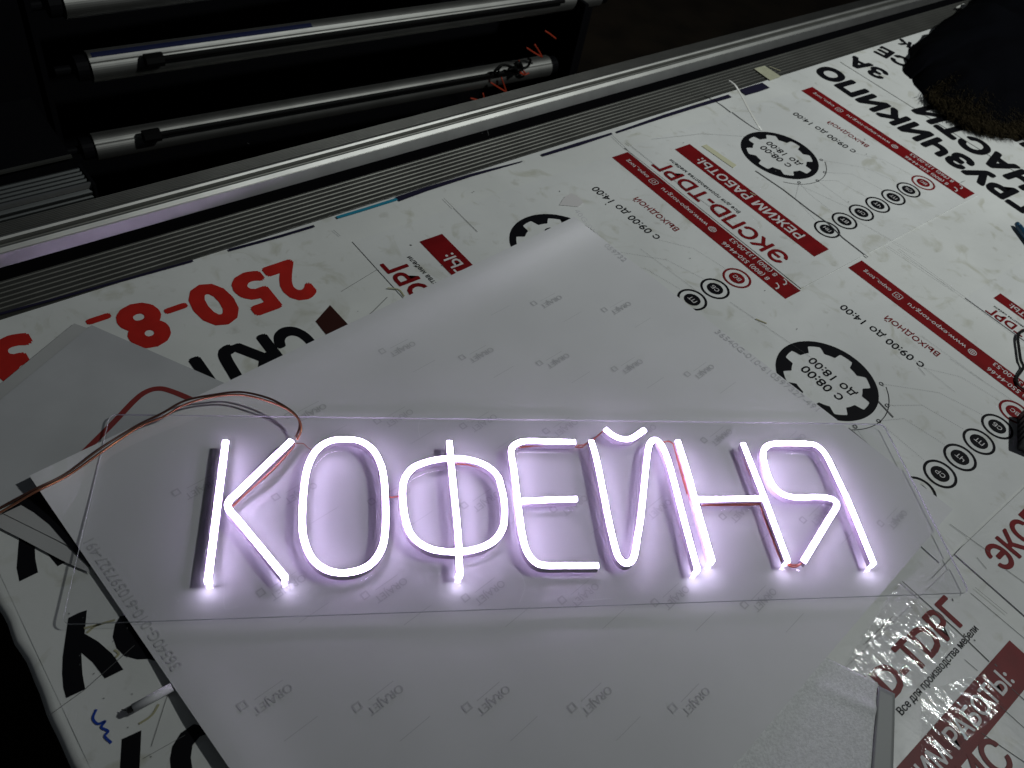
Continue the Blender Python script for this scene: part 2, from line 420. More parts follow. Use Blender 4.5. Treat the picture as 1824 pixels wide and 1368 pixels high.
for l in ([(155, 1128), (172, 1115), (205, 1105)], [(150, 1120), (180, 1112)], [(204, 1158), (212, 1165), (206, 1172)], [(283, 1255), (270, 1275), (248, 1290)], [(690, 515), (710, 518), (720, 530)], [(1345, 570), (1365, 578)], [(1335, 345), (1345, 350)], [(1370, 120), (1390, 128)]):
    mb.add(*ribbon(catmull(px(l), 5), 0.0025, 0.0031 if l[0][0] > 680 else 0.0011))
o = mb.build('glue_smear', M['stain'], cover); o['kind'] = 'stuff'
v, f = ribbon(catmull(px([(172, 1264), (166, 1280), (175, 1290), (188, 1285), (181, 1296), (193, 1303), (187, 1312), (199, 1324)]), 5), 0.0027, 0.0012)
mk('marker_scribble', v, f, M['blue_ink'], cover)

# ================================================================== POSTERS on the table
Z_SHEET, Z_INK, Z_OVER = 0.0016, 0.0021, 0.0025
class Frame:
    def __init__(s, o, ang, dz=0.0, k=1.0):
        s.k = k; a = math.radians(ang); s.o = Vector((o[0], o[1], 0)); s.x = Vector((math.cos(a), math.sin(a), 0)); s.y = Vector((-s.x.y, s.x.x, 0)); s.dz = dz
    def p(s, x, y): return s.o + s.x * x * s.k + s.y * y * s.k
    def l(s, pts): return [s.p(*q) for q in pts]
GEAR_R = 0.0921
DAYS = ['ПН', 'ВТ', 'СР', 'ЧТ', 'ПТ', 'СБ', 'ВС']
def poster(fr, label, cat, show, rect=(-0.3275, 0.1765, -0.3525, 0.3345), group=None):
    x0, x1, y0, y1 = rect
    base = fr.p((x0 + x1) / 2, (y0 + y1) / 2)
    t = thing('poster', label, cat, base, group)
    zs, zi, zo = Z_SHEET + fr.dz, Z_INK + fr.dz, Z_OVER + fr.dz
    v, f = prism(fr.l([(x0, y0), (x1, y0), (x1, y1), (x0, y1)]), 0.0003, zs); mk('paper_sheet', v, f, M['poster'], t)
    def text(s, c0, c1, m, z=zi, bold=0.0, hs=1.0, shear=0.0, name='printed_text', par=None, cap=0.72):
        v, f = lettering(s, fr.p(*c0), fr.p(*c1), z, bold, hs, cap, shear); return mk(name, v, f, M[m], par or t)
    def bar(a, b, c, d, par=None):
        v, f = flat(fr.l([(a, c), (b, c), (b, d), (a, d)]), zi); return mk('red_bar', v, f, M['red_ink'], t)
    if 'foot' in show:
        b = bar(-0.3215, 0.1718, -0.3485, -0.3005)
        text('8 (800) 550-44-66', (-0.268, -0.3125), (-0.146, -0.3125), 'white_ink', zo, 0.004, par=b)
        text('8 (960) 133-00-53', (-0.268, -0.3365), (-0.146, -0.3365), 'white_ink', zo, 0.004, par=b)
        text('www.expo-torg.ru', (-0.092, -0.3245), (0.041, -0.3245), 'white_ink', zo, 0.002, par=b, cap=0.55)
        text('expo_torg', (0.083, -0.3245), (0.150, -0.3245), 'white_ink', zo, 0.002, par=b, cap=0.55)
        c = fr.p(-0.1065, -0.3245); mb = MB(); mb.add(*ring(c, 0.0072, 0.0086, zo, 28)); mb.add(*ring(c, 0.0000, 0.0007, zo, 6))
        e = [fr.p(-0.1065 + 0.004 * math.cos(q), -0.3245 + 0.0078 * math.sin(q)) for q in [i * math.pi / 10 for i in range(21)]]
        mb.add(*ribbon(e, 0.0012, zo + 0.0001)); mb.add(*ribbon([fr.p(-0.1145, -0.3245), fr.p(-0.0985, -0.3245)], 0.0012, zo + 0.0002)); mb.add(*ribbon([fr.p(-0.1065, -0.332), fr.p(-0.1065, -0.317)], 0.0012, zo + 0.0003))
        mb.build('globe_symbol', M['white_ink'], b)
        mb = MB(); sq = [fr.p(0.066 + a, -0.3245 + c2) for a, c2 in ((-.0065, -.0085), (.0065, -.0085), (.0085, -.0065), (.0085, .0065), (.0065, .0085), (-.0065, .0085), (-.0085, .0065), (-.0085, -.0065), (-.0065, -.0085))]
        mb.add(*ribbon(sq, 0.0014, zo)); mb.add(*ring(fr.p(0.066, -0.3245), 0.0032, 0.0045, zo, 20)); mb.build('camera_symbol', M['white_ink'], b)
        for yy in (-0.3125, -0.3365):
            h = catmull(fr.l([(-0.2925, yy + 0.007), (-0.2935, yy), (-0.289, yy - 0.006), (-0.282, yy - 0.0075)]), 5)
            v, f = ribbon(h, [0.0042 if i in (0, 1, len(h) - 1, len(h) - 2) else 0.0026 for i in range(len(h))], zo); mk('handset_symbol', v, f, M['white_ink'], b)
    if 'hours' in show:
        text('ВЫХОДНОЙ', (-0.0755, -0.2535), (0.042, -0.2475), 'red_ink', bold=0.018)
        text('с 09:00 до 14:00', (-0.076, -0.196), (0.107, -0.1885), 'black_ink', bold=0.012)
    if 'gear' in show:
        c = fr.p(0, 0); n = 240; v, f = [], []
        for i in range(n):
            a = 2 * math.pi * i / n; ph = (i / n * 8 + 0.28) % 1.0
            tt = min(1, max(0, (abs(ph - 0.5) - 0.20) / 0.10)); ri = 0.0635 + (0.0790 - 0.0635) * (1 - tt)
            for r in (ri, GEAR_R): v.append(c + fr.x * r * math.cos(a) + fr.y * r * math.sin(a) + Vector((0, 0, zi)))
        for i in range(n): j = (i + 1) % n; f.append((2 * i, 2 * i + 1, 2 * j + 1, 2 * j))
        mk('gear_ring', v, f, M['black_ink'], t)
        text('с 08:00', (-0.043, 0.0165), (0.0425, 0.0165), 'black_ink', bold=0.012)
        text('до 18:00', (-0.050, -0.0130), (0.0485, -0.0130), 'black_ink', bold=0.012)
        arc = [fr.p(0.111 * math.cos(q), 0.109 * math.sin(q)) for q in [math.radians(232 - 3.2 * i) for i in range(32)]]
        v, f = ribbon(arc, 0.0014, zi); mk('thin_arc', v, f, M['black_ink'], t)
        for k2, (sx, sy) in enumerate([(-0.0592, -0.084), (-0.096, -0.0491), (-0.109, -0.0041), (-0.0937, 0.0452)]):
            v, f = ring(fr.p(sx, sy), 0.0028, 0.0042, zi + 0.0002, 20); mk('node_circle', v, f, M['black_ink'], t)
    if 'days' in show:
        mb = MB()
        for i, nm in enumerate(DAYS):
            y = 0.1253 - 0.06375 * i; c = fr.p(-0.234, y); col = 'red_ink' if nm == 'ВС' else 'black_ink'
            if show.get('days') and i not in show['days']: continue
            v, f = ring(c, 0.0238, 0.0284, zi); mk('day_ring', v, f, M[col], t)
            v, f = disc(c, 0.0157, zi); dd = mk('day_disc', v, f, M[col], t)
            v, f = lettering(nm, fr.p(-0.2425, y), fr.p(-0.2255, y), zo, 0.01); mk('printed_text', v, f, M['white_ink'], dd)
            sx, sy = [(-0.0937, 0.0452), (-0.0937, 0.0452), (-0.109, -0.0041), (-0.109, -0.0041), (-0.096, -0.0491), (-0.0592, -0.084), (-0.08, -0.196)][i]
            pts = [Vector((sx, sy)), Vector((-0.13, sy + (y - sy) * 0.75)), Vector((-0.204, y))]
            for a, b2 in zip(pts[:-1], pts[1:]):
                L = (b2 - a).length; q = 0.0
                while q < L - 0.0012:
                    p0 = a + (b2 - a) * (q / L); p1 = a + (b2 - a) * ((q + 0.0011) / L); mb.add(*ribbon([fr.p(*p0), fr.p(*p1)], 0.0009, zi)); q += 0.0032
        o = mb.build('dotted_line', M['thin_ink'], t); o['kind'] = 'stuff'
    if 'head' in show:
        b = bar(-0.2788, 0.1235, 0.1785, 0.2285)
        text('РЕЖИМ РАБОТЫ:', (-0.2255, 0.2030), (0.072, 0.2055), 'white_ink', zo, 0.018, par=b)
        text('ЭКСПD-ТDРГ', (-0.258, 0.3005), (0.1035, 0.3035), 'red_ink', bold=0.030)
        text('Все для производства мебели', (-0.106, 0.2655), (0.0985, 0.2685), 'black_ink', bold=0.012, shear=0.0, cap=0.6)
    return t
ANG = 139.4
e1 = Vector((math.cos(math.radians(ANG)), math.sin(math.radians(ANG)))); e2 = Vector((-e1.y, e1.x))
g2 = Vector((0.45858, 1.82124)); g3 = Vector((0.52598, 1.11951))
ALL = {'foot': 1, 'hours': 1, 'gear': 1, 'days': (0, 1, 2, 3, 4, 5, 6), 'head': 1}
P5 = (-0.1153, -0.6528)
g1 = g2 + e2 * 0.6895 - e1 * 0.0095
poster(Frame(g2, ANG, 0.0001), 'white opening hours poster lying fully in view near the aluminium rail', 'poster', ALL)
poster(Frame(g1, ANG - 0.2, 0.0002), 'white opening hours poster mostly hidden under the curled tip of the liner sheet', 'poster', ALL)
poster(Frame(g3, ANG, 0.0), 'white opening hours poster whose cogwheel touches the top right corner of the clear panel', 'poster', ALL, rect=(-0.3275, 0.1785, -0.3525, 0.15))
poster(Frame(g3 + e1 * P5[0] + e2 * P5[1], ANG, 0.00015, 0.585), 'small white opening hours poster with only its heading in view at the right edge', 'poster', {'head': 1}, rect=(-0.3275, 0.1785, -0.3525, 0.328))
f4 = Frame((0, 0), 49.6, 0.0007)
o4 = T(1737, 1119) - f4.x * 0.0985 - f4.y * 0.2685; f4 = Frame((o4.x, o4.y), 49.6, 0.0007)
p4 = poster(f4, 'white opening hours poster turned sideways under crinkled clear tape at lower right', 'poster', {'head': 1}, rect=(-0.30, 0.150, -0.2, 0.345))
v, f = lettering('ИС', T(1722, 1394), T(1785, 1336), Z_INK + 0.0009, 0.02); mk('printed_text', v, f, M['red_ink'], p4)
f6 = Frame((0, 0), 49.6, 0.0004)
o6 = T(1769, 1003) + f6.x * 0.258 - f6.y * 0.3005
p6 = poster(Frame((o6.x, o6.y), 49.6, 0.0004), 'white sideways poster cut by the right edge of the photo, three red letters in view', 'poster', {'head': 1}, rect=(-0.3, 0.15, -0.2, 0.345))

# the movers' banner at the far right
t = thing('banner_sheet', 'white banner with big black capitals lying half under the dark jacket', 'banner', T(1700, 250))
v, f = prism([SD(s, d) for s, d in ((2.235, -0.2), (4.2, -0.2), (4.2, 1.064), (2.235, 1.064))], 0.0003, Z_SHEET); mk('paper_sheet', v, f, M['cover'], t)
for s, a, b in (('ГРУЗЧИКИПО', (1838, 374), (1462, 121)), ('ЧАСТИ', (1842, 335), (1640, 192)), ('ЗА', (1578, 138), (1512, 106)), ('СЕ', (1622, 118), (1562, 88)), ('МЕ', (1868, 280), (1795, 232)), ('СК', (1648, 92), (1600, 74))):
    v, f = lettering(s, T(*a), T(*b), Z_INK, 0.050, 0.97); mk('printed_text', v, f, M['black_ink'], t)

# the telephone number banner at the left
t = thing('banner_sheet', 'white banner with a red phone number and black capitals on the left of the table', 'banner', T(300, 560))
v, f = prism([SD(s, d) for s, d in ((-0.026, -0.5), (0.66, -0.5), (0.66, 1.062), (-0.026, 1.062))], -0.0002, 0.0002); mk('paper_sheet', v, f, M['cover'], t)
zb = 0.0006
rdir = -A
def big(ch, c, wd, hgt, m, k, name):
    """one heavy character centred on a point of the table"""
    Vg, _ = glyphs(ch, 0.05); gx = max(q.x for q in Vg) - min(q.x for q in Vg); nat = 0.78 * wd / gx
    c = T(*c); v, f = lettering(ch, c - rdir * wd / 2, c + rdir * wd / 2, zb + 0.00012 * k, 0.05, hgt / nat); mk(name, v, f, m, t)
for k, (ch, c, wd) in enumerate([('2', (519, 503), 0.056), ('5', (457, 523), 0.058), ('0', (382, 544), 0.066), ('-', (318, 556), 0.036), ('8', (258, 581), 0.064), ('-', (180, 575), 0.036), ('3', (30, 643), 0.062)]):
    big(ch, c, wd, 0.099 if ch != '-' else 0.05, M['bright_red'], k % 2, 'printed_digit')
for k, (ch, c, wd) in enumerate([('С', (531, 618), 0.058), ('К', (466, 640), 0.062), ('Л', (398, 662), 0.068)]):
    big(ch, c, wd, 0.088, M['black_ink'], k % 2, 'printed_letter')
blobs = [[(155, 1087), (140, 1092), (122, 1101), (117, 1135), (112, 1170), (111, 1200), (113, 1225), (118, 1244), (152, 1228), (147, 1200), (145, 1163), (165, 1180), (187, 1209), (220, 1193), (200, 1165), (175, 1143), (151, 1129)],
         [(214, 1098), (205, 1113), (201, 1135), (208, 1155), (222, 1169), (245, 1175), (264, 1174), (320, 1190), (280, 1090)],
         [(252, 1301), (217, 1317), (213, 1385), (248, 1385)], [(345, 1290), (322, 1306), (307, 1330), (303, 1352), (306, 1390), (346, 1390), (340, 1350), (343, 1328), (356, 1312), (390, 1300)],
         [(35, 950), (62, 965), (63, 995), (68, 1020), (35, 1036), (30, 1012)], [(70, 970), (80, 981), (103, 1009), (118, 1001), (110, 985)]]
for bl in blobs:
    v, f = flat(px(bl), zb); mk('printed_letter', v, f, M['black_ink'], t)
v, f = flat(px([(588, 544), (562, 573), (590, 608), (640, 600)]), zb + 0.0002); mk('brown_block', v, f, M['brown_ink'], t)

# ================================================================== LOOSE SHEETS
def sheet(name, label, pts, z, m, th=0.0004):
    pp = ccw(px(pts, z)); c = sum(pp, Vector()) / len(pp)
    v, f = prism(pp, z - th, z); o = mk(name, v, f, m, org=(c.x, c.y, 0)); prep(o, label, 'sheet'); return o
sheet('backing_strip', 'pale paper strip under the grey sheet, lowest strip at the left edge', [(-60, 905), (8, 913), (150, 990), (160, 1020), (118, 1002), (78, 981), (35, 958), (-60, 910)], 0.0035, M['pale_sheet'])
sheet('backing_strip', 'grey paper strip lying on the pale strip below the copper cable', [(5, 914), (38, 898), (90, 900), (200, 980), (122, 972)], 0.0046, M['pale_sheet'])
sheet('corner_shadow', 'painted shadow wedge, a black sheet under the left corner of the liner', [(0, 917), (34, 893), (66, 872), (240, 900), (160, 1010), (124, 975), (108, 957), (88, 934), (60, 912), (38, 899)], 0.0052, M['black_ink'])  # black sheet stands in for the shadow of the lifted liner corner
sheet('underlay_sheet', 'pale sheet peeking out along the upper left side of the grey sheet', [(132, 576), (200, 600), (300, 760), (-80, 800), (-80, 750)], 0.0036, M['pale_sheet'])
gs = sheet('grey_sheet', 'grey translucent sheet with a red roof outline, left of the liner', [(163, 579), (560, 752), (300, 790), (66, 872), (-80, 942), (-80, 778)], 0.0050, M['grey_sheet'])
def gprint(l, wd):
    v, f = ribbon(catmull(px(l, 0.0054), 6), wd, 0.0054); mk('roof_outline', v, f, M['dull_red'], gs)
gprint([(98, 858), (140, 815), (200, 755), (240, 713), (262, 697), (284, 692), (306, 697), (340, 711), (380, 730)], 0.0085)
gprint([(191, 822), (196, 800), (199, 785), (207, 781), (230, 795)], 0.0085)
v, f = flat(px([(185, 795), (197, 781), (210, 780), (238, 797), (228, 800), (205, 789)], 0.0054), 0.0054); mk('roof_fill', v, f, M['dull_red'], gs)

# the large release liner: a rectangular sheet, its left corner and edge lifted off the table and its far tip curled
UL = math.radians(54.25)
U = Vector((math.cos(UL), math.sin(UL), 0)); V_ = Vector((U.y, -U.x, 0))
tipf = T(1023, 386); rightf = T(1696, 909)
tu, tv = tipf.dot(U), tipf.dot(V_)
LEN_U = tu - T(65, 866).dot(U); LEN_V = rightf.dot(V_) - tv
def lift(a, b):
    """height of the sheet; a = distance back from the tip along U, b = across"""
    z = 0.0060 + 0.0009 * noise.noise(Vector((a * 5, b * 4, 2))) + 0.0004 * noise.noise(Vector((a * 12, b * 11, 8)))
    z += 0.024 * math.exp(-(b / 0.06) ** 2) * (0.2 + 0.8 * math.exp(-(a / 0.38) ** 2))                      # upper left edge stands up a little
    e = LEN_U - a
    z += 0.012 * math.exp(-(e / 0.045) ** 2 - (b / 0.075) ** 2)                     # left corner
    z += 0.008 * math.exp(-(e / 0.045) ** 2) * min(1, max(0, (b - 0.30) / 0.10))     # lower left edge, clear of the panel
    return z
def lift_xy(x, y):
    q = Vector((x, y, 0)); return lift(tu - q.dot(U), q.dot(V_) - tv)
nu, nv = 90, 90
v, f = [], []
for i in range(nu + 1):
    for j in range(nv + 1):
        a = LEN_U * i / nu; b = (LEN_V + 0.0) * j / nv; z = lift(a, b)
        q = U * (tu - a) + V_ * (tv + b)
        v.append(Vector((q.x * (1 - z), q.y * (1 - z), z)))
n1 = len(v)
for i in range(nu):
    for j in range(nv): q = i * (nv + 1) + j; f.append((q, q + nv + 1, q + nv + 2, q + 1))
lc = U * (tu - LEN_U / 2) + V_ * (tv + LEN_V / 2)
liner = mk('liner_sheet', v, f, M['liner'], smooth=True, org=(lc.x, lc.y, 0))
so = liner.modifiers.new('paper thickness', 'SOLIDIFY'); so.thickness = 0.0003; so.offset = -1
es = liner.modifiers.new('crisp edge', 'EDGE_SPLIT'); es.split_angle = math.radians(35)
prep(liner, 'large whitish release liner printed with rows of faint grey stamps, under the clear panel', 'paper sheet')
def lz(x, y): return lift_xy(x, y)
def lp(a, b): return U * (tu - a) + V_ * (tv + b)
ub, vb = 0.836, -0.721
for i in range(-9, 10):
    for j in range(-3, 12):
        u0 = ub + i * 0.097 - j * 0.0905; v0 = vb + i * 0.0805 + j * 0.106
        a, b = tu - u0, v0 - tv
        if not (0.06 < a < LEN_U - 0.07 and 0.05 < b < LEN_V - 0.05): continue
        c = U * u0 + V_ * v0
        mb = MB(); du, dv = -U, -V_
        # V_ points right of U; text reads along -U with its top towards +V_
        p0 = c + U * 0.024 + V_ * 0.0065; p1 = c - U * 0.024 + V_ * 0.0065
        mb.add(*lettering('ORAJET', (p0.x, p0.y), (p1.x, p1.y), 0.0006, 0.008, 1.0, lift=lz))
        pa = c + U * 0.020 - V_ * 0.006; pb = c - U * 0.016 - V_ * 0.006
        rv, rf = ribbon([pa, pb], 0.0009, 0.0); mb.add([Vector((q.x, q.y, lz(q.x, q.y) + 0.0006)) for q in rv], rf)
        s0 = c - U * 0.030 - V_ * 0.008; h = 0.0042
        sq = [s0 + U * x + V_ * y for x, y in ((-h, -h), (h, -h), (h, h), (-h, h), (-h, -h))]
        rv, rf = ribbon(sq, 0.0026, 0.0); mb.add([Vector((q.x, q.y, lz(q.x, q.y) + 0.0006)) for q in rv], rf)
        mb.build('printed_stamp', M['liner_ink'], liner)
        cl = c + U * 0.003 + V_ * 0.053                                      # thin line between the stamps
        if LEN_V - 0.05 > b + 0.05:
            rv, rf = ribbon([cl + U * 0.024, cl - U * 0.020], 0.0008, 0.0); mk('thin_line', [Vector((q.x, q.y, lz(q.x, q.y) + 0.0005)) for q in rv], rf, M['liner_ink'], liner)
def edge_number(a, b, s='36540G-010-610597327-491'):
    v, f = lettering(s, a, b, 0.0006, 0.004, 1.0, lift=lz); mk('edge_number', v, f, M['liner_ink'], liner)
edge_number(lp(LEN_U - 0.012, 0.345), lp(LEN_U - 0.012, 0.135))
edge_number(lp(0.016, 0.37), lp(0.016, 0.59))
edge_number(lp(0.016, 0.01), lp(0.016, 0.15), '40G-010-61059732')

# ================================================================== NEON SIGN
ZP0, ZP1 = 0.0098, 0.0128                                   # underside and top of the clear panel
ZB = ZP1 + 0.0002; HB, HC = 0.0104, 0.0126                  # strip body and crown heights
WS = 0.0045                                                 # half width of the strip
pc = px([(110, 1112), (1727, 1055), (1575, 755), (195, 737)], ZP1)
ctr = sum(pc, Vector()) / 4
sign = thing('neon_sign', 'lit white neon sign reading КОФЕЙНЯ on a clear acrylic panel with a copper cable', 'neon sign', (ctr.x, ctr.y, ZP0))
# panel outline with rounded corners
ex = ((pc[1] - pc[0]).normalized() + (pc[2] - pc[3]).normalized()).normalized(); ey = Vector((-ex.y, ex.x, 0))
LX = ((pc[1] - pc[0]).length + (pc[2] - pc[3]).length) / 2; LY = ((pc[3] - pc[0]).length + (pc[2] - pc[1]).length) / 2
rc = 0.010; outl = []
for sx, sy, a0 in ((1, -1, -90), (1, 1, 0), (-1, 1, 90), (-1, -1, 180)):
    for i in range(7):
        q = math.radians(a0 + 15 * i); p = ctr + ex * (sx * (LX / 2 - rc) + rc * math.cos(q)) + ey * (sy * (LY / 2 - rc) + rc * math.sin(q)); outl.append(p)
v, f = prism(outl, ZP0, ZP1)
mk('acrylic_panel', v, f, [M['acrylic'], M['acrylic_edge']], sign, fm=[0, 0] + [1] * (len(f) - 2))

LETTERS = [
 ('К', [([(401.5, 784), (392, 858), (381, 945), (370, 1031)], 0, 1), ([(519, 783), (470, 830), (423, 876), (410, 888), (405.5, 897), (409, 908), (422, 923), (465, 975), (507.5, 1027)], 0, 1)]),
 ('О', [([(608, 781), (640, 784), (664, 800), (679, 828), (685, 862), (687, 905), (686, 945), (680, 975), (664, 1000), (640, 1014), (608, 1019), (580, 1013), (557, 995), (543, 965), (538, 930), (541, 870), (548, 830), (562, 802), (583, 786)], 2, 0)]),
 ('Ф', [([(769, 819), (799, 815), (835, 817), (866, 828), (886, 846), (893, 866), (898, 890), (899, 913), (896, 938), (881, 961), (854, 975), (822, 981), (795, 981), (769, 977), (745, 964.5), (729.5, 946), (721.5, 920), (718, 895), (717, 875), (719, 857), (726, 842), (740, 829)], 2, 0),
        ([(800.5, 785), (803, 817), (809, 878), (816, 952), (819, 1021)], 0, 1)]),
 ('Е', [([(1025, 786), (980, 785), (941, 784), (924, 787), (913, 795), (911, 808), (916, 839), (924, 905), (929.5, 945), (937, 977), (950, 997), (968, 1005.5), (1010, 1006), (1066, 1006)], 0, 0), ([(931, 891), (980, 889), (1028, 887.5)], 0, 0)]),
 ('Й', [([(1053.5, 784), (1064.5, 824), (1083, 918), (1093, 962), (1101, 989), (1114.5, 1002), (1129, 992), (1136, 955), (1142, 918), (1149.5, 845), (1155, 799), (1160, 786), (1168, 782), (1177, 789), (1187, 809), (1198, 845), (1222, 937), (1243, 1014)], 0, 1),
        ([(1078, 763), (1092, 774), (1109, 780.5), (1126, 779), (1149, 764)], 0, 0)]),
 ('Н', [([(1207.5, 784), (1225, 839), (1246, 917), (1269, 998)], 0, 1), ([(1244, 888), (1300, 887.5), (1355, 886.5)], 0, 0), ([(1324, 789), (1352, 860), (1363, 888), (1404, 999)], 0, 1)]),
 ('Я', [([(1432, 999), (1476, 926), (1490, 903), (1489, 892), (1475, 885.5), (1452, 884), (1420, 885), (1397, 880), (1381, 868), (1370, 849), (1363, 826), (1360, 806), (1366, 794), (1380, 789), (1414, 788.5), (1444, 789.5), (1458, 794.5), (1470, 807), (1480, 825), (1498, 863), (1516, 902), (1557, 1003)], 0, 1)])]

def strip(path, closed):
    """swept silicone body and glowing crown; returns vertex and face lists plus the end faces"""
    n = len(path); fr = []
    for i, p in enumerate(path):
        a = path[i - 1] if (i or closed) else p; b = path[(i + 1) % n] if (i < n - 1 or closed) else p
        t = (b - a).normalized(); fr.append(Vector((t.y, -t.x, 0)))
    def body_s(i):
        tl = fr[i].dot(ex); hl = HB + 0.0008 * tl - 0.0001 * abs(tl); hr = HB - 0.0008 * tl - 0.0001 * abs(tl)  # uneven walls, shaped to spill light rightwards and shade the left side
        return [(-WS, 0), (-WS, hl), (WS, hr), (WS, 0)]
    def cap_s(i):
        tl = fr[i].dot(ex); hl = HB + 0.0008 * tl - 0.0001 * abs(tl); hr = HB - 0.0008 * tl - 0.0001 * abs(tl)
        el, er = WS * (0.86 - 0.06 * tl), WS * (0.86 + 0.06 * tl)
        return [(-el, hl - 0.0003), (-el * 0.97, max(hl, HC - 0.0010)), (-WS * 0.62, HC - 0.0003), (-WS * 0.30, HC), (WS * 0.30, HC), (WS * 0.62, HC - 0.0003), (er * 0.97, max(hr, HC - 0.0010)), (er, hr - 0.0003)]
    def sw(fn):
        k = len(fn(0)); v = [p + fr[i] * o + Vector((0, 0, ZB + z)) for i, p in enumerate(path) for o, z in fn(i)]; f = []
        for i in range(n if closed else n - 1):
            j = (i + 1) % n
            for q in range(k - 1): f.append((i * k + q, j * k + q, j * k + q + 1, i * k + q + 1))
        ends = []
        if not closed:
            ends = [len(f), len(f) + 1]; f.append(tuple(range(k))); f.append(tuple(range((n - 1) * k, n * k))[::-1])
        return v, f, ends
    return sw(body_s), sw(cap_s)
ZT = ZB + HC
for ch, strokes in LETTERS:
    bv, bf, bm, caps = [], [], [], []
    for pts, kind, glow_end in strokes:
        P = [Vector((q.x, q.y, 0)) for q in px(pts, ZT)]
        path = catmull(P, 7, kind == 2)
        (v1, f1, e1_), (v2, f2, e2_) = strip(path, kind == 2)
        k = len(bv); bv += v1; bf += [tuple(i + k for i in q) for q in f1]
        mm = [0] * len(f1)
        if e1_ and glow_end: mm[e1_[1]] = 1
        bm += mm; caps.append((v2, f2))
    letter = mk('neon_letter', bv, bf, [M['silicone'], M['glow_end']], sign, fm=bm)
    letter['label'] = 'glowing white neon letter ' + ch
    for v2, f2 in caps: mk('light_strip', v2, f2, M['glow'], letter)

# copper jumper wires tucked along the strips and looping between the letters
def wire(pts, z, r=0.0013, name='jumper_wire'):
    P = [T(u, v, zz) for (u, v), zz in zip(pts, z if isinstance(z, list) else [z] * len(pts))]
    v, f = tube(catmull(P, 6), r, 6); return mk(name, v, f, M['copper'], sign, smooth=True)
zw = ZB + 0.0045
wire([(525, 790), (518, 802), (480, 842), (440, 878), (412, 904)], zw)
wire([(523, 796), (500, 823), (470, 853)], zw - 0.002)
wire([(690, 884), (697, 886), (703, 885), (711, 884)], zw)
wire([(740, 836), (770, 827), (799, 824)], zw); wire([(812, 826), (840, 829), (866, 838), (884, 855), (888, 868)], zw)
wire([(925, 797), (960, 794), (1024, 795)], zw); wire([(1024, 796), (1036, 797), (1046, 790), (1056, 796), (1065, 850), (1076, 900)], zw)
wire([(1052, 789), (1058, 782), (1066, 775), (1074, 768)], zw + 0.002); wire([(1028, 794), (1040, 792), (1050, 787)], zw + 0.002)
wire([(1182, 788), (1190, 786), (1198, 790), (1204, 800), (1218, 850), (1230, 893)], zw); wire([(1200, 793), (1212, 838), (1224, 880)], zw - 0.002)
wire([(1250, 897), (1300, 897), (1350, 896), (1357, 893)], zw); wire([(1250, 900), (1300, 900), (1348, 899), (1354, 895)], zw - 0.002)
wire([(1318, 792), (1330, 830), (1348, 872)], zw); wire([(1354, 900), (1366, 935), (1380, 968), (1392, 1000)], zw); wire([(1356, 905), (1374, 955), (1388, 992)], zw - 0.002)
wire([(1400, 1004), (1408, 1009), (1418, 1009.5), (1429, 1003)], zw); wire([(1402, 1003), (1412, 1006.5), (1424, 1005), (1431, 1000)], zw + 0.001)
wire([(527, 790), (540, 790), (548, 797), (556, 802)], ZB + 0.002, 0.0006)
# supply cable: two copper cores side by side
cab = [(-40, 932), (10, 903), (62, 874), (118, 846), (180, 802), (216, 778), (250, 757), (290, 739), (330, 717), (380, 705), (430, 701), (478, 712), (512, 728), (531, 745), (535, 763), (528, 781)]
zc = [0.010, 0.012, 0.022, 0.0175, 0.0185, 0.0175, 0.018, 0.022, 0.027, 0.031, 0.033, 0.033, 0.031, 0.029, 0.025, 0.020]
for off in (-2.5, 2.5):
    P = [T(u + off * 0.5, vv + off * (1 + 0.35 * math.sin(k * 1.9)), z + (0.0006 if off > 0 else 0)) for k, ((u, vv), z) in enumerate(zip(cab, zc))]
    v, f = tube(catmull(P, 8), 0.0016, 8); mk('supply_cable', v, f, M['copper_dark'] if off > 0 else M['copper_brown'], sign, smooth=True)
# glue blobs and nicks on the panel
mb = MB(); rnd = random.Random(11)
for _ in range(60):
    c = T(rnd.uniform(260, 1640), rnd.uniform(800, 1075), ZP1); mb.add(*disc(c, rnd.uniform(0.0005, 0.0013), ZP1 + 0.0002, 6))
o = mb.build('glue_speck', M['tube_plastic'], sign); o['kind'] = 'stuff'
mb = MB()
for l in ([(400, 1030), (399, 1078), (405, 1085), (425, 1080)], [(905, 1005), (925, 1020), (935, 1045), (925, 1075)], [(750, 745), (745, 760), (748, 780)], [(1050, 1068), (1090, 1066), (1020, 1072)]):
    mb.add(*ribbon(catmull(px(l, ZP1), 6), 0.0006, ZP1 + 0.00025))
o = mb.build('panel_scratch', M['tube_plastic'], sign); o['kind'] = 'stuff'

# ================================================================== TABLE RAILS
# dark ribbed edge profile
prof = [(1.0835, -0.012), (1.0835, 0.0005)]
nr = 7; d0, d1 = 1.088, 1.162
for i in range(nr):
    a = d0 + (d1 - d0) * i / nr; b = d0 + (d1 - d0) * (i + 1) / nr; wd = b - a
    prof += [(a, -0.0015), (a + wd * 0.74, -0.0015), (a + wd * 0.86, -0.0003), (a + wd * 0.95, -0.0003), (a + wd * 0.97, -0.0015)]
prof += [(1.165, -0.0015), (1.165, -0.05)]
o = structure(mk('ribbed_table_edge', *extrude(prof, -0.05, 4.5), M['alu_dull']))
structure(mk('rail_gap', *extrude([(1.165, -0.03), (1.20, -0.03)], -0.05, 4.5), M['machine']))
t = thing('guide_rail', 'long bright aluminium guide rail along the far side of the table', 'rail', SD(2.0, 1.23, -0.03))
def part(name, prof, m, par=t, s0=-0.3, s1=4.6, closed=True): return mk(name, *extrude(prof, s0, s1, closed), m, par)
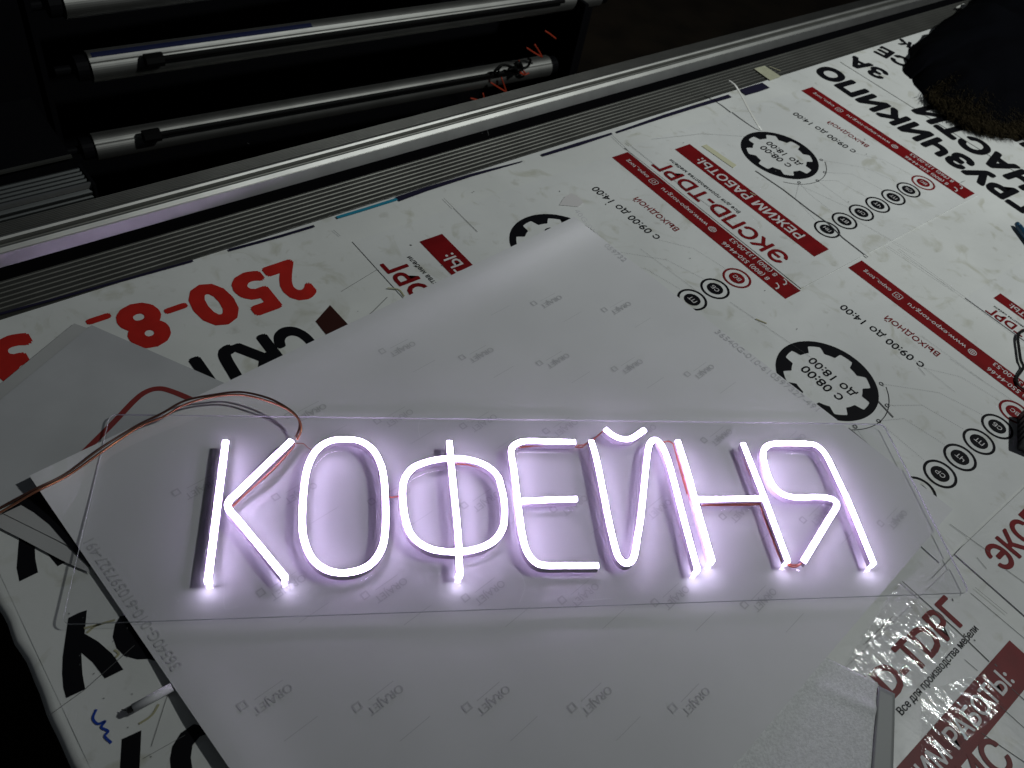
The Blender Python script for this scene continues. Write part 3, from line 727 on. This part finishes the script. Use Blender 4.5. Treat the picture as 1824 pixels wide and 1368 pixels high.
part('rail_base', [(1.1930, -0.05), (1.1955, -0.0025), (1.206, -0.0025), (1.206, -0.05)], M['machine'])
part('front_face', [(1.1955, -0.002), (1.2030, 0.0165), (1.206, 0.0165), (1.206, -0.002)], M['alu_face'])
part('front_lip', [(1.2062, -0.01), (1.2045, 0.0178), (1.2105, 0.0225), (1.214, 0.0225), (1.214, -0.01)], M['alu_lip'])
part('channel', [(1.2142, -0.01), (1.2142, 0.0165), (1.2215, 0.0165), (1.2228, 0.0178), (1.2245, 0.0178), (1.225, 0.0165), (1.2300, 0.0170), (1.2300, -0.01)], M['alu_dull'])
part('bright_ridge', [(1.2302, -0.01), (1.2302, 0.0205), (1.2336, 0.0232), (1.2375, 0.0232), (1.2375, -0.01)], M['alu_lip'])
pr = [(1.2378, -0.02)]
for i in range(8):
    a = 1.2378 + i * 0.0048; z = 0.0200 - i * 0.0004; pr += [(a, z - 0.0030), (a + 0.0018, z - 0.0030), (a + 0.0032, z - 0.0003), (a + 0.0036, z), (a + 0.0046, z - 0.0002)]
pr += [(1.2772, 0.014), (1.2772, -0.02)]
part('ribbed_top', pr, M['alu_rib'])

# ribbed carriage at the left, behind the rail
t = thing('carriage_profile', 'short dark ribbed aluminium carriage ending beside the rollers at the left', 'profile', SD(0.15, 1.40, -0.05))
pr = [(1.322, -0.06)]
for i in range(4):
    a = 1.322 + i * 0.004; z = -0.004 + i * 0.0015; pr += [(1.322 + i * 0.0006, -0.040 + i * 0.010), (1.320 + i * 0.0006, -0.038 + i * 0.010), (1.320 + i * 0.0006, -0.034 + i * 0.010), (1.322 + i * 0.0006, -0.032 + i * 0.010)]
for i in range(5):
    a = 1.330 + i * 0.011; pr += [(a, 0.006), (a + 0.003, 0.0085), (a + 0.006, 0.0085), (a + 0.009, 0.006)]
pr += [(1.386, 0.0), (1.386, -0.06)]
part('ribbed_body', pr, M['alu_black'], t, -0.4, 0.335)
part('front_ridge', [(1.3245, 0.003), (1.3265, 0.0095), (1.331, 0.0105), (1.331, 0.003)], M['alu'], t, -0.4, 0.336)
part('end_plate', [(1.318, -0.06), (1.320, 0.011), (1.388, 0.009), (1.388, -0.06)], M['black_metal'], t, 0.3365, 0.342)
part('top_bar', [(1.405, 0.012), (1.405, 0.016), (1.412, 0.016), (1.412, 0.012)], M['alu_dull'], t, -0.4, 0.335)
part('top_panel', [(1.412, 0.010), (1.413, 0.013), (1.60, 0.02), (1.60, -0.2), (1.412, -0.2)], M['machine'], t, -0.4, 0.335)

# ================================================================== ROLLERS of the machine behind the table
def roller(lx, rx, D, rad, label, clamp, rod0, rod1, film=False):
    L = rayd(*lx, D); R = T(*rx, L.z); ax = (R - L).normalized(); Ln = (R - L).length
    sd = Vector((ax.y, -ax.x, 0)); up = Vector((0, 0, 1))                  # sd points back to the table
    t = thing('media_roller', label, 'roller', (L.x, L.y, L.z - rad), 'machine rollers')
    prof = []                                                            # round tube with flats and grooves
    for i in range(48):
        q = 2 * math.pi * i / 48; r = rad
        if i in (6, 7): r = rad * 0.94
        if i in (14,): r = rad * 0.95
        if 1 <= i <= 4: r = rad * (0.995)
        prof.append((r * math.cos(q), r * math.sin(q)))
    v = [L + ax * (Ln * e) + sd * a + up * b for e in (0, 1) for a, b in prof]; n = 48
    f = [(i, (i + 1) % n, n + (i + 1) % n, n + i) for i in range(n)] + [tuple(range(n))[::-1], tuple(range(n, 2 * n))]
    mk('roller_tube', v, f, M['alu_roll'], t)
    for e, o2 in ((0, -1), (1, 1)):
        c = L + ax * (Ln * e)
        mk('end_cap', *tube([c + ax * o2 * 0.001, c + ax * o2 * 0.03], rad * 0.82, 20), M['black_metal'], t)
        mk('axle', *tube([c + ax * o2 * 0.03, c + ax * o2 * 0.075], rad * 0.3, 12), M['black_metal'], t)
    if film:
        q0 = [Vector((0, 0, 0))]; fv = []
        for e in (0.005, 0.36):
            for q in (1.05, 1.25, 1.45): fv.append(L + ax * Ln * e + sd * (rad + 0.0008) * math.cos(q) + up * (rad + 0.0008) * math.sin(q))
        mk('blue_film', fv, [(0, 3, 4, 1), (1, 4, 5, 2)], M['navy_film'], t)
    if rod0:
        off = sd * (rad + 0.009)
        def at(u, v_): 
            r = T(u, v_) - Vector((0, 0, CAM_H)); nn = sd; c0 = (L + off).dot(nn); return Vector((0, 0, CAM_H)) + r * (c0 / r.dot(nn))
        a, b = at(*rod0), at(*rod1); b.z = a.z
        mk('tension_rod', *tube([a, b], 0.0068, 10), M['dark_rod'], t)
        mk('rod_clamp', *tube([a - ax * 0.018, a + ax * 0.024], 0.017, 8), M['dark_rod'], t)
    return L, R, ax, sd
roller((108, 4), (900, -95), 2.0, 0.036, 'topmost grey roller cut off by the top edge of the photo', 0, None, None)
L2, R2, ax2, sd2 = roller((158, 119), (1062, -10), 2.0, 0.036, 'middle silver roller with a blue film strip and a black rod', 1, (272, 107), (1003, 9), film=True)
L3, R3, ax3, sd3 = roller((167, 262), (973, 117), 2.0, 0.034, 'lowest silver roller just above the guide rail, orange cable ends at its right', 1, (268, 242), (930, 116))
# side plates that carry the rollers, and the dark housing behind them
def plate(name, label, c, ax, sd, w0, w1, th, z0, z1):
    b = c - sd * w1; v, f = box_frame(Vector((b.x, b.y, z0)), ax, sd, Vector((0, 0, 1)), th, w0 + w1, z1 - z0)
    o = mk(name, v, f, M['black_metal'], org=(c.x, c.y, z0)); prep(o, label, 'machine part'); return o
plate('side_plate', 'black upright plate carrying the left ends of the rollers', L3 - ax3 * 0.085, ax3, sd3, 0.06, 0.35, 0.012, -0.9, 0.35)
plate('side_plate', 'black upright plate at the right end of the lowest roller', R3 + ax3 * 0.055, ax3, sd3, 0.06, 0.35, 0.012, -0.9, -0.16)
b = L3 - sd3 * 0.30 - ax3 * 0.07
v, f = box_frame(Vector((b.x, b.y, -0.9)), ax3, -sd3, Vector((0, 0, 1)), 1.93, 0.3, 1.2)
o = mk('machine_housing', v, f, M['machine'], org=(b.x, b.y, -0.9)); prep(o, 'black machine housing in the dark behind the rollers', 'machine')
b = L3 - ax3 * 1.5 - sd3 * 0.2
v, f = box_frame(Vector((b.x, b.y, -0.9)), ax3, sd3, Vector((0, 0, 1)), 1.40, 0.28, 1.1)
o = mk('machine_cabinet', v, f, M['machine'], org=(b.x, b.y, -0.9)); prep(o, 'black machine cabinet filling the dark upper left corner', 'machine')
# orange cable ends
off3 = sd3 * 0.048
def at3(u, v_, o2=0.0):
    r = T(u, v_) - Vector((0, 0, CAM_H)); c0 = (L3 + off3 + sd3 * o2).dot(sd3); return Vector((0, 0, CAM_H)) + r * (c0 / r.dot(sd3))
for lab, segs in (('pair of orange cable ends above the right end of the lowest roller', [[(938, 85), (950, 93), (966, 102)], [(952, 79), (958, 88), (966, 102)]]),
                  ('single orange cable end highest up at the right plate', [[(971, 55), (980, 61), (990, 69)]]),
                  ('orange cable ends crossing the lowest roller beside the black loop', [[(908, 118), (920, 124), (934, 133)], [(924, 108), (928, 120), (936, 131)], [(926, 130), (934, 133), (942, 130)]]),
                  ('pair of orange cable ends below the lowest roller', [[(874, 147), (888, 156), (902, 164)], [(893, 138), (897, 150), (902, 164)]]),
                  ('dim pair of orange cable ends touching the guide rail', [[(838, 175), (850, 178), (862, 182)], [(860, 166), (862, 174), (864, 180)]])):
    c = at3(*segs[0][1]); t = thing('cable_end', lab, 'cable', c, 'orange cable ends')
    for sg in segs: mk('orange_lead', *tube(catmull([at3(*q) for q in sg], 4), 0.0026, 8), M['orange'], t, smooth=True)
c = at3(900, 118); t = thing('cable_loop', 'black looped cable with a knot hanging over the lowest roller', 'cable', c)
for sg in ([(880, 128), (888, 120), (895, 116), (905, 117), (915, 120), (922, 116)], [(886, 136), (888, 124), (893, 117)], [(922, 118), (930, 122), (940, 118), (945, 108), (941, 104)], [(905, 124), (915, 122), (924, 124), (918, 132)]):
    mk('black_lead', *tube(catmull([at3(*q, 0.01) for q in sg], 5), 0.0042, 8), M['dark_rod'], t, smooth=True)
mk('cable_knot', *tube(catmull([at3(916, 116, 0.012), at3(924, 112, 0.016), at3(930, 122, 0.012), at3(920, 126, 0.016)], 4), 0.006, 8), M['dark_rod'], t, smooth=True)

# ================================================================== SMALL THINGS
def decal(name, label, cat, pts, z, m, th=0.0003):
    pp = ccw(px(pts, z)); c = sum(pp, Vector()) / len(pp); v, f = prism(pp, z - th, z); o = mk(name, v, f, m, org=(c.x, c.y, 0)); prep(o, label, cat); return o
decal('masking_tape', 'short khaki masking tape piece stuck across the ribbed table edge', 'tape', [(1343, 122), (1362, 117), (1391, 136), (1372, 143)], 0.0024, M['masking'])
decal('masking_tape', 'narrow yellowed tape strip lying beside the cogwheel and the red heading bar', 'tape', [(1250, 260), (1258, 257), (1312, 294), (1306, 299)], 0.0030, M['yellow_tape'])
decal('tape_scrap', 'dull scuffed square of clear tape near the rail, above the liner tip', 'tape', [(996, 365), (1006, 350), (1018, 344), (1032, 352), (1040, 361), (1030, 368)], 0.0030, M['white_ink'])
# zip tie sticking up
P = [T(1356, 232, 0.004), T(1349, 222, 0.012), T(1334, 196, 0.028), T(1318, 166, 0.045), T(1309, 152, 0.055), T(1299, 144, 0.058)]
cr = catmull(P, 6); v, f = [], []
for i, p in enumerate(cr):
    wd = 0.0045; sx = Vector((0.9, 0.43, 0)); v += [p - sx * wd / 2, p + sx * wd / 2, p + sx * wd / 2 + Vector((0, 0, 0.0014)), p - sx * wd / 2 + Vector((0, 0, 0.0014))]
for i in range(len(cr) - 1):
    for q in range(4): f.append((4 * i + q, 4 * i + (q + 1) % 4, 4 * i + 4 + (q + 1) % 4, 4 * i + 4 + q))
f += [(0, 1, 2, 3), tuple(len(v) - 4 + q for q in (3, 2, 1, 0))]
o = mk('plastic_strip', v, f, M['white_plastic'], org=P[0]); prep(o, 'thin white plastic strip sticking up over the ribbed table edge', 'plastic strip')
# white tube with a dark tip
a, b = T(236, 1262, 0.009), T(306, 1224, 0.009); ax = (b - a).normalized()
t = thing('plastic_tube', 'white plastic tube with a dark frayed tip beside the liner', 'tube', (a.x, a.y, 0.0025))
mk('tube_body', *tube([a, b], 0.0048, 16), M['tube_plastic'], t, smooth=True)
mk('dark_tip', *tube([a + ax * 0.001, a - ax * 0.005, T(226, 1265, 0.008), T(217, 1264, 0.005)], [0.0040, 0.0034, 0.0012, 0.0005], 10), M['black_plastic'], t)
# power adapter and lead at the right edge
o0 = T(1809, 803); xa = (T(1809, 748) - o0).normalized(); ya = Vector((xa.y, -xa.x, 0))
t = thing('power_adapter', 'black power adapter block cut off by the right edge of the photo', 'adapter', o0)
L_, W_, H_ = 0.085, 0.06, 0.034
v, f = box_frame(o0 + Vector((0, 0, 0.003)), xa, ya, Vector((0, 0, 1)), L_, W_, H_)
ob = mk('adapter_case', v, f, M['black_plastic'], t); bv = ob.modifiers.new('bevel', 'BEVEL'); bv.width = 0.002; bv.segments = 2
for i in range(5):
    v, f = box_frame(o0 + xa * (0.012 + 0.013 * i) + ya * (-0.0008) + Vector((0, 0, 0.008)), xa, ya, Vector((0, 0, 1)), 0.004, 0.001, 0.022); mk('cooling_rib', v, f, M['black_metal'], t)
pth = [(1835, 700), (1822, 692), (1812, 684), (1810, 672), (1818, 660), (1822, 652), (1817, 640), (1814, 620), (1812, 604), (1814, 594), (1822, 588), (1840, 580)]
for o2 in (0, 2.2):
    mk('adapter_lead', *tube(catmull([T(u + o2, vv + o2 * 0.6, 0.006) for u, vv in pth], 6), 0.0017, 8), M['black_plastic'], t, smooth=True)
# blue pen end
mk_o = thing('marker_pen', 'dark blue pen end poking in at the right edge of the photo', 'pen', T(1818, 410))
mk('pen_body', *tube([T(1815, 404, 0.009), T(1850, 450, 0.009)], [0.007, 0.008], 12), M['blue_plastic'], mk_o, smooth=True)
mk('pen_cap', *tube([T(1811, 398, 0.009), T(1815, 403.6, 0.009)], [0.005, 0.0068], 12), M['blue_plastic'], mk_o, smooth=True)

# silver felt sheet with a turned-up smooth grey margin, lower right
def grid_patch(c00, c10, c11, c01, nx, ny, zf):
    v, f = [], []
    for j in range(ny + 1):
        for i in range(nx + 1):
            a, b = i / nx, j / ny; p = (c00 * (1 - a) + c10 * a) * (1 - b) + (c01 * (1 - a) + c11 * a) * b
            v.append(Vector((p.x, p.y, zf(a, b, p))))
    up = (c10 - c00).cross(c01 - c00).z > 0
    for j in range(ny):
        for i in range(nx): q = j * (nx + 1) + i; g = (q, q + 1, q + nx + 2, q + nx + 1); f.append(g if up else g[::-1])
    return v, f
q = px([(1430, 1150), (1562, 1217), (1546, 1420), (1250, 1420)], 0.004)
t = thing('felt_sheet', 'rough silver grey felt sheet with a smooth margin at the bottom right', 'felt sheet', (q[2].x, q[2].y, 0.003))
def fz(a, b, p): return 0.0042 + 0.0030 * a * math.exp(-((b - 0.16 - 0.10 * a) / 0.05) ** 2) + 0.0014 * a * a + 0.0010 * a * noise.noise(Vector((p.x * 22, p.y * 22, 4)))
v, f = grid_patch(q[0], q[1], q[2], q[3], 40, 50, fz)
ob = mk('felt_face', v, f, M['felt'], t, smooth=True); so = ob.modifiers.new('thick', 'SOLIDIFY'); so.thickness = 0.0008
q2 = px([(1563, 1222), (1594, 1236), (1590, 1420), (1547, 1420)], 0.004)
v, f = grid_patch(q2[0], q2[1], q2[2], q2[3], 6, 20, lambda a, b, p: 0.0058 + 0.0004 * math.sin(b * 5) - 0.0014 * a)
ob = mk('smooth_margin', v, f, M['smooth_grey'], t, smooth=True); so = ob.modifiers.new('thick', 'SOLIDIFY'); so.thickness = 0.0006
# crinkled clear tape over the sideways poster
def film(label, q, nx, ny, amp, fq):
    P = px(q, 0.004)
    def z(a, b, p):
        pu = p.x * 0.76 - p.y * 0.65; pv = p.x * 0.65 + p.y * 0.76
        def fold(k1, k2, sd_): return max(0.0, 1 - abs(noise.noise(Vector((pu * fq * k1, pv * fq * k2, sd_)))) / 0.16)
        return 0.0046 + amp * (0.30 * fold(0.25, 0.8, 1) + 0.35 * noise.noise(Vector((pu * fq * 0.5, pv * fq * 1.3, 6))) + 0.16 * noise.noise(Vector((pu * fq * 1.6, pv * fq * 3.4, 11))))
    v, f = grid_patch(P[0], P[1], P[2], P[3], nx, ny, z); c = sum(P, Vector()) / 4
    o = mk('clear_tape', v, f, M['film'], org=(c.x, c.y, 0.0035)); prep(o, label, 'tape')
film('crinkled glossy clear tape over the large red letters', [(1600, 1040), (1706, 1132), (1640, 1230), (1500, 1190)], 120, 110, 0.0050, 42)
film('crinkled glossy clear tape over the red heading bar with white capitals', [(1640, 1232), (1752, 1200), (1790, 1262), (1640, 1385)], 120, 90, 0.0034, 46)

# dark jacket with fur trim
cen = T(1800, 96); rim = [(1608, 116), (1618, 140), (1634, 148), (1644, 172), (1672, 200), (1712, 226), (1760, 243), (1815, 246), (1880, 225), (1960, 120), (1960, 20), (1860, -25), (1770, -12), (1706, 26), (1650, 66)]
rw = catmull([T(*q) for q in rim], 6, True); n = len(rw)
t = thing('jacket', 'dark navy jacket with brown fur trim heaped in the top right corner', 'jacket', (cen.x, cen.y, 0.002))
v, f = [], []
rows = 16
for j in range(rows):
    r = 1 - j / rows
    for i, p in enumerate(rw):
        q = cen + (p - cen) * (r ** 0.75); h = 0.11 * (1 - r ** 2.2) ** 0.6 if j else 0.0
        wob = noise.noise(Vector((q.x * 9, q.y * 9, 2))) * 0.030 + noise.noise(Vector((q.x * 24, q.y * 24, 5))) * 0.012
        jit = Vector((noise.noise(Vector((q.x * 20, q.y * 20, 9))), noise.noise(Vector((q.x * 20, q.y * 20, 15))), 0)) * 0.022
        v.append(q + (jit if j < 4 else Vector((0, 0, 0))) + Vector((0, 0, 0.003 + h + wob * min(1, j / 3))))
v.append(cen + Vector((0, 0, 0.12)))
for j in range(rows - 1):
    for i in range(n): k = (i + 1) % n; f.append((j * n + i, j * n + k, (j + 1) * n + k, (j + 1) * n + i))
for i in range(n): f.append(((rows - 1) * n + i, (rows - 1) * n + (i + 1) % n, len(v) - 1))
mk('jacket_cloth', v, f, M['jacket'], t, smooth=True)
rnd = random.Random(5); fv, ff = [], []
line = catmull([T(*q) for q in [(1648, 178), (1680, 205), (1715, 226), (1760, 240), (1815, 242), (1850, 230)]], 30)
for _ in range(9000):
    p = rnd.choice(line); q = p + (cen - p) * rnd.uniform(-0.02, 0.20) + Vector((rnd.gauss(0, 0.006), rnd.gauss(0, 0.006), 0))
    hgt = 0.004 + 0.035 * min(1, max(0, ((q - p).length) / 0.10)); out = (p - cen).normalized()
    d = (out + Vector((0.5 + rnd.gauss(0, 0.25), rnd.gauss(0, 0.25), rnd.uniform(-0.1, 0.45)))).normalized(); L = rnd.uniform(0.018, 0.045)
    b0 = Vector((q.x, q.y, hgt + rnd.uniform(0, 0.022))); sidev = d.cross(Vector((0, 0, 1))).normalized() * 0.0007
    k = len(fv); mid = b0 + d * L * 0.6 + Vector((0, 0, 0.001)); tip = b0 + d * L - Vector((0, 0, 0.003))
    fv += [b0 - sidev, b0 + sidev, mid + sidev * 0.7, mid - sidev * 0.7, tip]; ff += [(k, k + 1, k + 2, k + 3), (k + 3, k + 2, k + 4)]
for vv in fv: vv.z = max(vv.z, 0.0028)
o = mk('fur_trim', fv, ff, M['fur'], t); o['kind'] = 'stuff'
decal('paper_scrap', 'small pale scrap on the rail left of the top of the jacket', 'scrap', [(1704, 12), (1716, 6), (1722, 8), (1718, 15), (1712, 12)], 0.012, M['white_plastic'], 0.004)
decal('paper_scrap', 'small pale scrap above the jacket near the top edge', 'scrap', [(1740, 7), (1756, 4), (1760, 11), (1744, 11)], 0.012, M['white_plastic'], 0.004)
